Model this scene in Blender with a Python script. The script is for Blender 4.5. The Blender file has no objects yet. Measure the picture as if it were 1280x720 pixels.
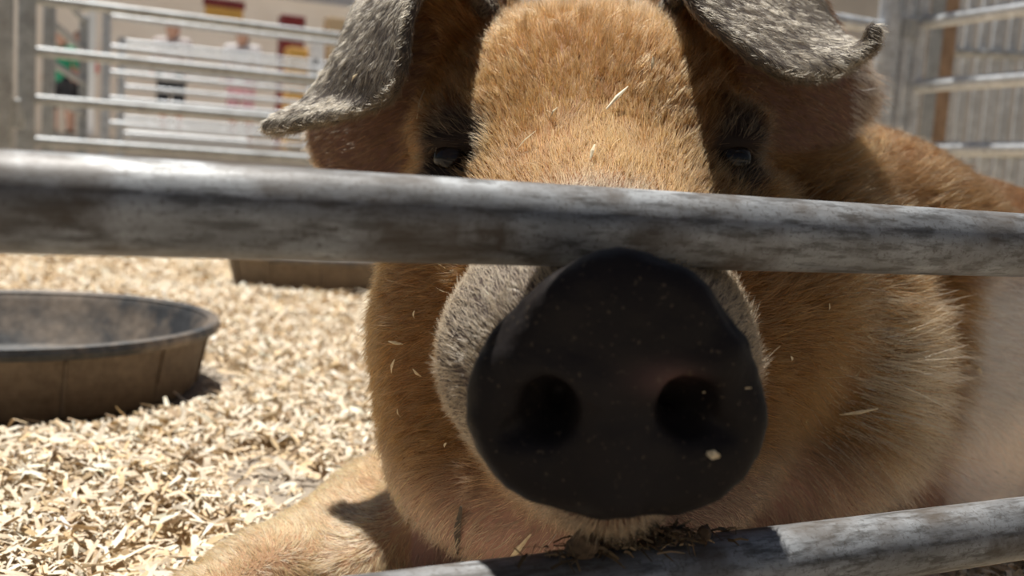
import bpy, bmesh, math, random
import numpy as np
from mathutils import Matrix, Vector

# ------------------------------------------------------------------ camera, light, exposure
F = 1244.0                                   # focal length in pixels of the 1280x720 frame (35 mm lens)
PITCH, ROLL, HC = 0.1083, 0.0637, 0.30
_f = np.array([0, math.cos(PITCH), -math.sin(PITCH)])
_u = np.array([0, math.sin(PITCH), math.cos(PITCH)])
_r = np.array([1.0, 0, 0])
CR = math.cos(ROLL) * _r + math.sin(ROLL) * _u
CU = -math.sin(ROLL) * _r + math.cos(ROLL) * _u
CF = _f
CAM = np.array([0, 0, HC])

scene = bpy.context.scene
col = scene.collection
cd = bpy.data.cameras.new('camera')
cd.sensor_width = 36.0
cd.lens = 36.0 * F / 1280.0
cd.clip_start = 0.02
cd.dof.use_dof = True
cd.dof.focus_distance = 0.57
cd.dof.aperture_fstop = 7.5
cam = bpy.data.objects.new('camera', cd)
col.objects.link(cam)
cam.matrix_world = Matrix(((CR[0], CU[0], -CF[0], CAM[0]), (CR[1], CU[1], -CF[1], CAM[1]),
                           (CR[2], CU[2], -CF[2], CAM[2]), (0, 0, 0, 1)))
scene.camera = cam

PA = 1.1217                                  # direction of the front fence in plan
PD = np.array([math.sin(PA), math.cos(PA), 0])        # along the fence
PN = np.array([-math.cos(PA), math.sin(PA), 0])       # away from the camera, into the pen

SUN = np.array([-0.17, 0.30, 1.0]); SUN /= np.linalg.norm(SUN)
sd = bpy.data.lights.new('sun_offscreen', 'SUN')
sd.energy = 6.8
sd.angle = math.radians(0.6)
sd.color = (1.0, 0.965, 0.90)
sun = bpy.data.objects.new('sun_offscreen', sd)
col.objects.link(sun)
sun.rotation_euler = Vector(SUN).to_track_quat('Z', 'Y').to_euler()

world = bpy.data.worlds.new('sky')
scene.world = world
world.use_nodes = True
wn = world.node_tree
bg = wn.nodes['Background']
st = wn.nodes.new('ShaderNodeTexSky')
st.sky_type = 'NISHITA'
st.sun_disc = False
st.sun_elevation = math.asin(SUN[2])
st.sun_rotation = math.atan2(SUN[0], SUN[1])
wn.links.new(st.outputs[0], bg.inputs[0])
bg.inputs[1].default_value = 0.033

scene.view_settings.view_transform = 'Standard'
scene.view_settings.look = 'None'
scene.view_settings.gamma = 1.0
scene.view_settings.use_curve_mapping = False
scene.view_settings.exposure = 0.0

# ------------------------------------------------------------------ helpers
rng = np.random.default_rng(7)
random.seed(7)


def cw(x, up, z):
    """camera-frame metres to world"""
    return CAM + x * CR + up * CU + z * CF


def at(px, py, z):
    return cw((px - 640) / F * z, (360 - py) / F * z, z)


def nrm(v):
    v = np.asarray(v, float)
    return v / (np.linalg.norm(v) + 1e-12)


def mesh(name, V, Fc, smooth=True):
    me = bpy.data.meshes.new(name)
    if isinstance(Fc, np.ndarray):
        V = np.asarray(V, np.float32)
        n, k = Fc.shape
        me.vertices.add(len(V)); me.vertices.foreach_set('co', V.ravel())
        me.loops.add(n * k); me.loops.foreach_set('vertex_index', Fc.astype(np.int32).ravel())
        me.polygons.add(n)
        me.polygons.foreach_set('loop_start', np.arange(0, n * k, k, dtype=np.int32))
        me.polygons.foreach_set('loop_total', np.full(n, k, np.int32))
        me.update(calc_edges=True)
    else:
        me.from_pydata([tuple(map(float, v)) for v in V], [], Fc)
        me.update()
    if smooth:
        me.polygons.foreach_set('use_smooth', np.ones(len(me.polygons), bool))
    return me


def link(name, me, mat=None, parent=None, smooth_angle=None):
    o = bpy.data.objects.new(name, me)
    col.objects.link(o)
    if mat is not None and not me.materials:
        me.materials.append(mat)
    if parent is not None:
        o.parent = parent
    return o


def tag(o, label, cat, group=None, kind=None):
    o['label'] = label
    if cat: o['category'] = cat
    if group: o['group'] = group
    if kind: o['kind'] = kind
    return o


def empty(name, loc, label=None, cat=None, group=None):
    o = bpy.data.objects.new(name, None)
    o.empty_display_size = 0.05
    col.objects.link(o)
    o.location = [float(c) for c in loc]
    if label: tag(o, label, cat, group)
    return o


def place(o, parent, origin):
    """mesh built in world coordinates, parented to an empty standing at origin"""
    o.parent = parent
    o.location = [-float(c) for c in origin]
    return o


class MB:
    def __init__(s): s.V = []; s.F = []

    def add(s, V, Fc):
        b = len(s.V)
        s.V += [tuple(map(float, v)) for v in V]
        s.F += [tuple(i + b for i in f) for f in Fc]
        return s

    def tube(s, pts, rad, n=16, cap=True):
        pts = [np.asarray(p, float) for p in pts]
        if np.isscalar(rad): rad = [rad] * len(pts)
        V = []; Fc = []
        ref = None
        for i, p in enumerate(pts):
            t = nrm(pts[min(i + 1, len(pts) - 1)] - pts[max(i - 1, 0)])
            if ref is None: ref = np.array([0, 0, 1.0]) if abs(t[2]) < 0.9 else np.array([1.0, 0, 0])
            a = nrm(np.cross(t, ref)); b = np.cross(a, t); ref = b
            for k in range(n):
                w = 2 * math.pi * k / n
                V.append(p + rad[i] * (math.cos(w) * a + math.sin(w) * b))
        for i in range(len(pts) - 1):
            for k in range(n):
                k2 = (k + 1) % n
                Fc.append((i * n + k, i * n + k2, (i + 1) * n + k2, (i + 1) * n + k))
        if cap:
            Fc.append(tuple(range(n))); Fc.append(tuple(reversed(range((len(pts) - 1) * n, len(pts) * n))))
        return s.add(V, Fc)

    def box(s, c, ax, half, bev=0.0):
        """ax: three unit vectors, half: three half sizes; bevelled along all edges"""
        c = np.asarray(c, float); ax = [np.asarray(a, float) for a in ax]
        if bev <= 0:
            V = [c + sum(sg[i] * half[i] * ax[i] for i in range(3)) for sg in
                 [(-1, -1, -1), (1, -1, -1), (1, 1, -1), (-1, 1, -1), (-1, -1, 1), (1, -1, 1), (1, 1, 1), (-1, 1, 1)]]
            return s.add(V, [(0, 3, 2, 1), (4, 5, 6, 7), (0, 1, 5, 4), (1, 2, 6, 5), (2, 3, 7, 6), (3, 0, 4, 7)])
        V = []; idx = {}
        for sx in (-1, 1):
            for sy in (-1, 1):
                for sz in (-1, 1):
                    sg = (sx, sy, sz)
                    for i in range(3):
                        q = c.copy()
                        for j in range(3):
                            q = q + sg[j] * (half[j] - (0 if j == i else bev)) * ax[j]
                        idx[(sg, i)] = len(V); V.append(q)
        Fc = []
        for i in range(3):
            j, k = (i + 1) % 3, (i + 2) % 3
            for sg in (-1, 1):
                r = []
                for a, b in ((-1, -1), (1, -1), (1, 1), (-1, 1)):
                    t = [0, 0, 0]; t[i] = sg; t[j] = a; t[k] = b
                    r.append(idx[(tuple(t), i)])
                Fc.append(tuple(r if sg > 0 else reversed(r)))
                # edge bevels between face i and face j
            for a in (-1, 1):
                for b in (-1, 1):
                    t1 = [0, 0, 0]; t1[i] = a; t1[j] = b; t1[k] = -1
                    t2 = list(t1); t2[k] = 1
                    f = (idx[(tuple(t1), i)], idx[(tuple(t2), i)], idx[(tuple(t2), j)], idx[(tuple(t1), j)])
                    Fc.append(f if a * b < 0 else tuple(reversed(f)))
        for sx in (-1, 1):
            for sy in (-1, 1):
                for sz in (-1, 1):
                    f = tuple(idx[((sx, sy, sz), i)] for i in range(3))
                    Fc.append(f if sx * sy * sz > 0 else tuple(reversed(f)))
        return s.add(V, Fc)

    def lathe(s, prof, c, n=48, close=False):
        c = np.asarray(c, float); V = []; Fc = []
        m = len(prof)
        for r, z in prof:
            for k in range(n):
                w = 2 * math.pi * k / n
                V.append(c + np.array([r * math.cos(w), r * math.sin(w), z]))
        for i in range(m - 1 if not close else m):
            i2 = (i + 1) % m
            for k in range(n):
                k2 = (k + 1) % n
                Fc.append((i * n + k, i * n + k2, i2 * n + k2, i2 * n + k))
        return s.add(V, Fc)

    def build(s, name, mat, parent=None, origin=None, smooth=True):
        me = mesh(name, s.V, s.F, smooth)
        bm = bmesh.new(); bm.from_mesh(me); bmesh.ops.recalc_face_normals(bm, faces=bm.faces[:]); bm.to_mesh(me); bm.free()
        o = link(name, me, mat)
        if smooth:
            o.data.set_sharp_from_angle(angle=math.radians(40))
        if parent is not None:
            place(o, parent, origin if origin is not None else (0, 0, 0))
        return o


# ------------------------------------------------------------------ materials
class NT:
    def __init__(s, name):
        s.m = bpy.data.materials.new(name); s.m.use_nodes = True
        s.t = s.m.node_tree; s.b = s.t.nodes['Principled BSDF']; s.out = s.t.nodes['Material Output']

    def n(s, kind, **kw):
        nd = s.t.nodes.new(kind)
        for k, v in kw.items():
            if k.startswith('i_'):
                nd.inputs[k[2:].replace('_', ' ')].default_value = v
            else:
                setattr(nd, k, v)
        return nd

    def l(s, a, b): s.t.links.new(a, b)

    def coord(s, scale=(1, 1, 1), kind='Object'):
        tc = s.n('ShaderNodeTexCoord'); mp = s.n('ShaderNodeMapping')
        mp.inputs['Scale'].default_value = scale
        s.l(tc.outputs[kind], mp.inputs[0]); return mp.outputs[0]

    def noise(s, vec, scale, detail=4, rough=0.55):
        nd = s.n('ShaderNodeTexNoise'); nd.inputs['Scale'].default_value = scale
        nd.inputs['Detail'].default_value = detail; nd.inputs['Roughness'].default_value = rough
        s.l(vec, nd.inputs['Vector']); return nd.outputs['Fac']

    def ramp(s, fac, stops):
        nd = s.n('ShaderNodeValToRGB'); cr = nd.color_ramp
        while len(cr.elements) < len(stops): cr.elements.new(0.5)
        for e, (p, c) in zip(cr.elements, stops):
            e.position = p; e.color = (*c, 1) if len(c) == 3 else c
        s.l(fac, nd.inputs[0]); return nd.outputs['Color']

    def mix(s, fac, a, b, mode='MIX'):
        nd = s.n('ShaderNodeMix', data_type='RGBA', blend_type=mode)
        for sock, v in ((nd.inputs[0], fac), (nd.inputs[6], a), (nd.inputs[7], b)):
            if hasattr(v, 'default_value') or hasattr(v, 'links'): s.l(v, sock)
            elif isinstance(v, (int, float)): sock.default_value = v
            else: sock.default_value = (*v, 1) if len(v) == 3 else v
        return nd.outputs[2]

    def bump(s, h, strength, dist):
        nd = s.n('ShaderNodeBump'); nd.inputs['Strength'].default_value = strength
        nd.inputs['Distance'].default_value = dist
        s.l(h, nd.inputs['Height']); s.l(nd.outputs[0], s.b.inputs['Normal'])


def plain(name, c, rough=0.6, var=0.12, scale=20, metal=0.0):
    t = NT(name)
    nz = t.noise(t.coord(), scale)
    t.l(t.ramp(nz, [(0.3, [x * (1 - var) for x in c]), (0.7, [min(1, x * (1 + var)) for x in c])]), t.b.inputs['Base Color'])
    t.b.inputs['Roughness'].default_value = rough; t.b.inputs['Metallic'].default_value = metal
    return t.m


def galvanised(name, dirt=0.5, base=(0.50, 0.52, 0.54), rough=0.38, metal=0.8):
    t = NT(name)
    v = t.coord()
    n1 = t.noise(v, 26, 6, 0.65); n2 = t.noise(t.coord((1, 1, 1)), 130, 4, 0.7); n3 = t.noise(v, 9, 5, 0.6)
    c = t.ramp(n1, [(0.3, [x * 0.72 for x in base]), (0.55, base), (0.75, [min(1, x * 1.25) for x in base])])
    d = t.ramp(n3, [(0.52 - 0.1 * dirt, (0, 0, 0)), (0.78 - 0.12 * dirt, (dirt, dirt, dirt))])
    g = t.ramp(n2, [(0.55, (0, 0, 0)), (0.62, (1, 1, 1))])
    c2 = t.mix(d, c, (0.10, 0.085, 0.07))
    c3 = t.mix(t.mix(0.5, g, d, 'MULTIPLY'), c2, (0.05, 0.04, 0.032))
    t.l(c3, t.b.inputs['Base Color'])
    mt = t.n('ShaderNodeMath', operation='MULTIPLY_ADD'); t.l(d, mt.inputs[0]); mt.inputs[1].default_value = -0.9 * metal; mt.inputs[2].default_value = metal
    t.l(mt.outputs[0], t.b.inputs['Metallic'])
    rr = t.n('ShaderNodeMath', operation='MULTIPLY_ADD'); t.l(n1, rr.inputs[0]); rr.inputs[1].default_value = 0.25; rr.inputs[2].default_value = rough - 0.1
    t.l(rr.outputs[0], t.b.inputs['Roughness'])
    t.bump(n2, 0.25, 0.0006)
    return t.m


M = {}


def grimy_rail(name):
    t = NT(name)
    tc = t.n('ShaderNodeTexCoord'); mp = t.n('ShaderNodeMapping')
    mp.inputs['Rotation'].default_value = (0, 0, -math.atan2(PD[1], PD[0])); t.l(tc.outputs['Object'], mp.inputs[0])
    mp2 = t.n('ShaderNodeMapping'); mp2.inputs['Scale'].default_value = (0.22, 1, 1); t.l(mp.outputs[0], mp2.inputs[0])
    v = mp.outputs[0]; vs = mp2.outputs[0]
    big = t.noise(v, 16, 5, 0.6); streak = t.noise(vs, 190, 5, 0.65); fine = t.noise(v, 420, 4, 0.7); mid = t.noise(vs, 60, 5, 0.6)
    c = t.ramp(mid, [(0.30, (0.17, 0.172, 0.175)), (0.5, (0.32, 0.33, 0.34)), (0.72, (0.46, 0.475, 0.49))])
    c = t.mix(t.ramp(streak, [(0.48, (0, 0, 0)), (0.62, (0.85, 0.85, 0.85))]), c, (0.10, 0.098, 0.095))
    c = t.mix(t.ramp(fine, [(0.54, (0, 0, 0)), (0.66, (0.6, 0.6, 0.6))]), c, (0.08, 0.066, 0.054))
    gr = t.ramp(big, [(0.44, (0, 0, 0)), (0.58, (1, 1, 1))])
    gm = t.mix(1.0, gr, t.ramp(mid, [(0.35, (0.25, 0.25, 0.25)), (0.62, (0.95, 0.95, 0.95))]), 'MULTIPLY')
    c = t.mix(gm, c, (0.085, 0.066, 0.050))
    t.l(c, t.b.inputs['Base Color'])
    mt = t.n('ShaderNodeMath', operation='MULTIPLY_ADD'); t.l(gm, mt.inputs[0]); mt.inputs[1].default_value = -0.3; mt.inputs[2].default_value = 0.32
    t.l(mt.outputs[0], t.b.inputs['Metallic'])
    rr = t.n('ShaderNodeMath', operation='MULTIPLY_ADD'); t.l(mid, rr.inputs[0]); rr.inputs[1].default_value = 0.3; rr.inputs[2].default_value = 0.36
    t.l(rr.outputs[0], t.b.inputs['Roughness'])
    t.b.inputs['Specular IOR Level'].default_value = 0.35
    t.bump(t.mix(0.5, streak, fine), 0.3, 0.0006)
    return t.m


M['metal'] = grimy_rail('galvanised_steel_dirty')
M['metal_far'] = galvanised('galvanised_steel', 0.15, (0.66, 0.69, 0.72), 0.45, 0.35)
M['metal_grey'] = galvanised('weathered_grey_steel', 0.4, (0.44, 0.46, 0.47), 0.5, 0.35)

# ------------------------------------------------------------------ value noise for geometry
_tab = rng.random((64, 64, 64)).astype(np.float32)


def vnoise(P, scale):
    q = np.asarray(P) * scale
    i = np.floor(q).astype(int); f = q - i; f = f * f * (3 - 2 * f)
    out = 0
    for dx in (0, 1):
        for dy in (0, 1):
            for dz in (0, 1):
                w = (f[:, 0] if dx else 1 - f[:, 0]) * (f[:, 1] if dy else 1 - f[:, 1]) * (f[:, 2] if dz else 1 - f[:, 2])
                out = out + w * _tab[(i[:, 0] + dx) % 64, (i[:, 1] + dy) % 64, (i[:, 2] + dz) % 64]
    return out


# ------------------------------------------------------------------ the pig: one continuous body surface
def spaced(lo, flo, fhi, hi, fine, coarse):
    a = [flo]; h = fine
    while a[-1] > lo: h = min(h * 1.12, coarse); a.append(a[-1] - h)
    b = list(np.arange(flo + fine, fhi, fine)); c = [b[-1]]; h = fine
    while c[-1] < hi: h = min(h * 1.12, coarse); c.append(c[-1] + h)
    return np.array(a[::-1] + b + c[1:], np.float32)


GX = spaced(-0.34, -0.17, 0.30, 1.35, 0.0030, 0.012)
GY = spaced(0.355, 0.375, 0.76, 1.95, 0.0030, 0.012)
GZ = spaced(-0.045, 0.07, 0.47, 0.52, 0.0030, 0.008)
SD = np.full((len(GX), len(GY), len(GZ)), 1.0, np.float32)


def window(lo, hi):
    s = []
    for G, a, b in ((GX, lo[0], hi[0]), (GY, lo[1], hi[1]), (GZ, lo[2], hi[2])):
        i, j = max(np.searchsorted(G, a) - 1, 0), min(np.searchsorted(G, b) + 1, len(G))
        s.append(slice(i, max(j, i)))
    return tuple(s)


def grid(w):
    return (GX[w[0]][:, None, None], GY[w[1]][None, :, None], GZ[w[2]][None, None, :])


def smin(a, b, k):
    h = np.maximum(k - np.abs(a - b), 0) / k
    return np.minimum(a, b) - h * h * k * 0.25


def smax(a, b, k):
    return -smin(-a, -b, k)


def blend(w, d, k):
    SD[w] = smin(SD[w], d, k)


def ell(c, r, ax=None, k=0.03, sub=False):
    """ellipsoid; ax rows are its axes"""
    c = np.asarray(c, np.float32); r = np.asarray(r, np.float32)
    ax = np.asarray(ax if ax is not None else np.eye(3), np.float32)
    ext = np.sqrt(((ax * r[:, None]) ** 2).sum(0)) + k + 0.02
    w = window(c - ext, c + ext); X, Y, Z = grid(w)
    dx, dy, dz = X - c[0], Y - c[1], Z - c[2]
    k0 = 0; k1 = 0
    for i in range(3):
        q = (ax[i, 0] * dx + ax[i, 1] * dy + ax[i, 2] * dz) / r[i]
        k0 = k0 + q * q; k1 = k1 + (q / r[i]) ** 2
    k0 = np.sqrt(k0); k1 = np.sqrt(k1) + 1e-9
    d = k0 * (k0 - 1) / k1
    if sub: SD[w] = smax(SD[w], -d, k)
    else: blend(w, d, k)


def cone(a, b, ra, rb, k=0.03, sub=False):
    a = np.asarray(a, np.float32); b = np.asarray(b, np.float32); m = max(ra, rb) + k + 0.02
    w = window(np.minimum(a, b) - m, np.maximum(a, b) + m); X, Y, Z = grid(w)
    ab = b - a
    t = np.clip(((X - a[0]) * ab[0] + (Y - a[1]) * ab[1] + (Z - a[2]) * ab[2]) / (ab @ ab), 0, 1)
    d = np.sqrt((X - a[0] - t * ab[0]) ** 2 + (Y - a[1] - t * ab[1]) ** 2 + (Z - a[2] - t * ab[2]) ** 2) - (ra + (rb - ra) * t)
    if sub: SD[w] = smax(SD[w], -d, k)
    else: blend(w, d, k)


def sheet(P, R, k=0.012):
    """a thin sheet given by sample points and radii"""
    lo = P.min(0) - 0.03; hi = P.max(0) + 0.03
    w = window(lo, hi)
    loc = np.full(SD[w].shape, 0.03, np.float32)
    gx, gy, gz = GX[w[0]], GY[w[1]], GZ[w[2]]
    for p, r in zip(P, R):
        s = []
        for G, c in ((gx, p[0]), (gy, p[1]), (gz, p[2])):
            s.append(slice(np.searchsorted(G, c - 0.02), np.searchsorted(G, c + 0.02)))
        s = tuple(s)
        X, Y, Z = gx[s[0]][:, None, None], gy[s[1]][None, :, None], gz[s[2]][None, None, :]
        d = np.sqrt((X - p[0]) ** 2 + (Y - p[1]) ** 2 + (Z - p[2]) ** 2) - r
        loc[s] = np.minimum(loc[s], d)
    SD[w] = smin(SD[w], loc, k)


def cam_axes(pitch=0.0, yaw=0.0, roll=0.0):
    """axes along camera right/up/forward, turned"""
    R = (Matrix.Rotation(yaw, 3, 'Y') @ Matrix.Rotation(pitch, 3, 'X') @ Matrix.Rotation(roll, 3, 'Z'))
    B = np.stack([CR, CU, CF])
    return np.array(R).T @ B


def catmull(rows, n):
    rows = np.asarray(rows, float)
    m = len(rows); out = []
    for t in np.linspace(0, m - 1, n):
        i = min(int(t), m - 2); f = t - i
        p0, p1, p2, p3 = rows[max(i - 1, 0)], rows[i], rows[i + 1], rows[min(i + 2, m - 1)]
        out.append(0.5 * (2 * p1 + (p2 - p0) * f + (2 * p0 - 5 * p1 + 4 * p2 - p3) * f * f + (3 * p1 - p0 - 3 * p2 + p3) * f ** 3))
    return np.array(out)


def ear_sheet(rows, nu, nv, r_mid, r_edge):
    """rows: list of rows, each three or more (px, py, z) points across the ear"""
    W = np.array([[at(*p) for p in row] for row in rows])
    A = catmull(W, nu)                                   # nu x m x 3
    B = np.stack([catmull(A[i], nv) for i in range(nu)])
    s = np.abs(np.linspace(-1, 1, nv))
    R = np.tile(r_mid + (r_edge - r_mid) * s ** 2, (nu, 1))
    return B.reshape(-1, 3), R.reshape(-1)


D2 = np.array([0.60, 0.80, 0.0])                         # body axis in plan
D2n = np.array([0.80, -0.60, 0.0])                       # the flank that shows
BAX = np.stack([D2, D2n, np.array([0, 0, 1.0])])

# body
ell((0.36, 1.06, 0.155), (0.26, 0.235, 0.188), BAX, 0.06)
ell((0.62, 1.36, 0.145), (0.36, 0.235, 0.175), BAX, 0.08)
ell((0.90, 1.70, 0.14), (0.24, 0.215, 0.175), BAX, 0.08)
ell((0.49, 1.21, 0.150), (0.24, 0.237, 0.183), BAX, 0.08)
ell((0.76, 1.53, 0.143), (0.26, 0.232, 0.177), BAX, 0.08)
ell((0.98, 1.55, 0.10), (0.19, 0.09, 0.11), BAX, 0.05)                     # thigh
cone((1.04, 1.45, 0.06), (0.90, 1.36, 0.045), 0.05, 0.032, 0.03)
cone((0.90, 1.36, 0.045), (0.84, 1.30, 0.03), 0.032, 0.028, 0.02)
cone((1.02, 1.90, 0.17), (1.10, 1.93, 0.12), 0.02, 0.012, 0.03)           # tail
# neck and rolls of the jowl
ell(cw(0.16, 0.02, 0.90), (0.19, 0.19, 0.18), cam_axes(), 0.06)
ell(cw(0.195, -0.065, 0.80), (0.135, 0.155, 0.115), cam_axes(0, 0, -0.1), 0.02)
ell(cw(0.275, -0.07, 0.92), (0.142, 0.17, 0.11), cam_axes(0, 0, -0.05), 0.012)
ell(cw(0.165, -0.015, 0.705), (0.075, 0.07, 0.07), cam_axes(0, 0, 0.5), 0.03)
ell(cw(0.33, 0.02, 0.97), (0.13, 0.13, 0.15), cam_axes(), 0.05)
# skull
ell(cw(0.052, 0.095, 0.775), (0.122, 0.106, 0.145), cam_axes(), 0.05)
ell(cw(0.050, 0.117, 0.74), (0.088, 0.072, 0.080), cam_axes(), 0.06)
cone(cw(0.050, 0.060, 0.70), cw(0.044, -0.028, 0.475), 0.088, 0.050, 0.05)
ell(cw(-0.015, -0.035, 0.70), (0.082, 0.115, 0.11), cam_axes(), 0.05)      # cheeks
ell(cw(0.112, -0.035, 0.70), (0.085, 0.115, 0.11), cam_axes(), 0.05)
ell(cw(0.042, -0.125, 0.68), (0.115, 0.065, 0.14), cam_axes(), 0.05)       # throat
cone(cw(0.044, -0.080, 0.450), cw(0.044, -0.085, 0.64), 0.028, 0.075, 0.03)  # lower jaw
ell(cw(0.042, -0.036, 0.505), (0.080, 0.062, 0.07), cam_axes(), 0.035)     # muzzle
# brows
for ex, s in ((565, -1), (915, 1)):
    ell(at(ex - s * 2, 162, 0.668), (0.026, 0.014, 0.02), cam_axes(0, 0, s * 0.2), 0.03)
    ell(at(ex, 202, 0.640), (0.019, 0.012, 0.016), cam_axes(), 0.010, sub=True)
    ell(at(ex, 180, 0.652), (0.021, 0.006, 0.014), cam_axes(0, 0, s * 0.15), 0.006)
    ell(at(ex, 225, 0.655), (0.026, 0.010, 0.015), cam_axes(0, 0, -s * 0.2), 0.015)
# fore leg stretched out, other fore leg folded beneath
cone((0.06, 0.92, 0.09), (-0.098, 0.785, 0.016), 0.075, 0.046, 0.04)
cone((0.03, 0.80, 0.045), (-0.105, 0.690, -0.005), 0.075, 0.048, 0.04)
cone((-0.098, 0.785, 0.016), (-0.162, 0.665, 0.006), 0.046, 0.035, 0.02)
cone((-0.162, 0.665, 0.006), (-0.200, 0.600, 0.002), 0.035, 0.030, 0.02)
cone((0.36, 1.00, 0.10), (0.40, 0.88, 0.030), 0.08, 0.045, 0.05)
cone((0.40, 0.88, 0.030), (0.50, 0.96, 0.012), 0.045, 0.032, 0.03)

# snout disc: outline in its own plane, pushed out as a rounded slab
NZ = 0.388
NOSE_PX = [(776, 320), (813, 325), (850, 342), (882, 369), (908, 400), (935, 424), (953, 458), (966, 500), (970, 537),
           (964, 574), (943, 611), (908, 640), (855, 657), (787, 655), (718, 657), (665, 645), (623, 616), (597, 579),
           (581, 532), (580, 495), (592, 452), (613, 426), (639, 405), (676, 371), (713, 342), (745, 325)]
NC = at(775, 495, NZ)
NAX = cam_axes(-0.10)                        # disc leans back a little at the top
NP2 = np.array([((x - 775) * NZ / F, (495 - y) * NZ / F) for x, y in NOSE_PX], np.float32)
w = window(NC - 0.10, NC + 0.10)
X, Y, Z = grid(w)
dx, dy, dz = X - NC[0], Y - NC[1], Z - NC[2]
U, Vv, Wd = [(NAX[i, 0] * dx + NAX[i, 1] * dy + NAX[i, 2] * dz).astype(np.float32) for i in range(3)]
best = np.full(U.shape, 9.0, np.float32); inside = np.zeros(U.shape, bool)
for i in range(len(NP2)):
    a, b = NP2[i], NP2[(i + 1) % len(NP2)]
    e = b - a
    t = np.clip(((U - a[0]) * e[0] + (Vv - a[1]) * e[1]) / (e @ e), 0, 1)
    best = np.minimum(best, (U - a[0] - t * e[0]) ** 2 + (Vv - a[1] - t * e[1]) ** 2)
    c1 = (a[1] > Vv) != (b[1] > Vv)
    inside ^= c1 & (U < (b[0] - a[0]) * (Vv - a[1]) / (b[1] - a[1] + 1e-12) + a[0])
d2 = np.sqrt(best); d2 = np.where(inside, -d2, d2)
# a domed front: rounded rim, slight dish between rim and nostrils
front = 0.010 - 0.75 * np.clip(-d2, 0, 0.05) + 7.0 * np.clip(-d2, 0, 0.05) ** 2
front = np.where(-d2 < 0.02, 0.012 - 1.1 * np.clip(-d2, 0, 0.02) + 26 * np.clip(-d2, 0, 0.02) ** 2, 0.0004)
rd = 0.011
q1 = d2 + rd; q2 = np.abs(Wd - 0.0145) - 0.0145 + rd
slab = np.minimum(np.maximum(q1, q2), 0) + np.sqrt(np.maximum(q1, 0) ** 2 + np.maximum(q2, 0) ** 2) - rd
SD[w] = smin(SD[w], slab, 0.014)


def npt(px, py, deep=0.0):
    return NC + NAX[0] * (px - 775) * NZ / F + NAX[1] * (495 - py) * NZ / F + NAX[2] * deep


# folds of the disc, then the nostrils
ell(npt(770, 470, 0.004), (0.022, 0.006, 0.006), NAX, 0.012)
ell(npt(775, 395, 0.004), (0.030, 0.016, 0.006), NAX, 0.02)
ell(npt(772, 560, 0.003), (0.012, 0.022, 0.005), NAX, 0.015)
cone(npt(730, 478, 0.002), npt(655, 462, 0.003), 0.006, 0.005, 0.012)
cone(npt(815, 478, 0.002), npt(895, 458, 0.003), 0.006, 0.005, 0.012)
for s, px, py in ((-1, 688, 508), (1, 858, 504)):
    ax = cam_axes(-0.10, 0, -s * 0.25)
    ell(npt(px, py, 0.0), (0.0108, 0.0118, 0.017), ax, 0.006, sub=True)
    cone(npt(px, py, 0.004), npt(px - s * 14, py - 4, 0.020), 0.0095, 0.005, 0.004, sub=True)
    cone(npt(px + s * 12, py + 18, 0.0), npt(px + s * 46, py + 32, 0.002), 0.008, 0.003, 0.008, sub=True)
# mouth line under the disc
cone(npt(660, 668, 0.028), npt(890, 668, 0.028), 0.004, 0.004, 0.006, sub=True)

# never inside the rails: the snout and chin rest against them
FBASE = np.array([0, 0.4267, 0])
for zr in (0.1129, 0.2814):
    cone(FBASE - PD * 0.2 + np.array([0, 0, zr]), FBASE + PD * 0.4 + np.array([0, 0, zr]), 0.0186, 0.0186, 0.006, sub=True)

# ears
EL = [[(600, 40, .80), (610, 30, .77), (625, 25, .74)],
      [(560, -50, .81), (580, -75, .73), (556, -40, .650)],
      [(462, -8, .765), (490, -12, .690), (515, 8, .63)],
      [(425, 66, .735), (455, 66, .675), (500, 92, .622)],
      [(385, 126, .725), (420, 124, .69), (470, 128, .645)],
      [(345, 150, .70), (362, 152, .69), (390, 152, .675)],
      [(336, 156, .70), (338, 158, .70), (342, 160, .698)]]
ER = [[(850, 40, .80), (840, 30, .77), (825, 25, .74)],
      [(925, -60, .81), (890, -80, .73), (858, -45, .635)],
      [(1003, -8, .765), (940, -10, .700), (864, 0, .615)],
      [(1034, 28, .745), (985, 30, .690), (918, 52, .605)],
      [(1054, 50, .73), (1022, 58, .680), (978, 90, .610)],
      [(1074, 60, .70), (1060, 68, .67), (1038, 90, .648)],
      [(1088, 54, .675), (1087, 56, .67), (1085, 60, .665)],
      [(1092, 40, .668), (1091, 40, .668), (1090, 41, .667)]]
LL = [[(565, -60, .76), (555, 80, .735), (550, 225, .72)],
      [(500, -60, .765), (490, 90, .745), (490, 238, .735)],
      [(478, -20, .775), (445, 110, .762), (440, 232, .755)],
      [(458, 50, .785), (412, 140, .778), (410, 210, .772)],
      [(450, 85, .79), (398, 155, .785), (402, 200, .78)]]
LR = [[(915, -60, .76), (925, 70, .735), (930, 175, .72)],
      [(975, -50, .765), (990, 80, .745), (985, 176, .735)],
      [(1020, 0, .775), (1045, 100, .76), (1035, 168, .755)],
      [(1045, 50, .785), (1080, 108, .78), (1072, 148, .775)]]
EARS = []
ell(at(588, 12, 0.765), (0.032, 0.055, 0.045), cam_axes(), 0.03)
ell(at(868, 12, 0.765), (0.034, 0.055, 0.045), cam_axes(), 0.03)
for rows, nu, nv, a, b, k in ((EL, 56, 28, .0058, .0045, .012), (ER, 56, 32, .0058, .0045, .012),
                              (LL, 34, 28, .0065, .0050, .02), (LR, 34, 28, .0065, .0050, .02)):
    P, R = ear_sheet(rows, nu, nv, a, b)
    EARS.append(P)
    sheet(P, R, k)


# the belly and legs lie flat on the floor
SD[:] = smax(SD, (-0.0185 - GZ)[None, None, :], 0.008)


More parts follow.
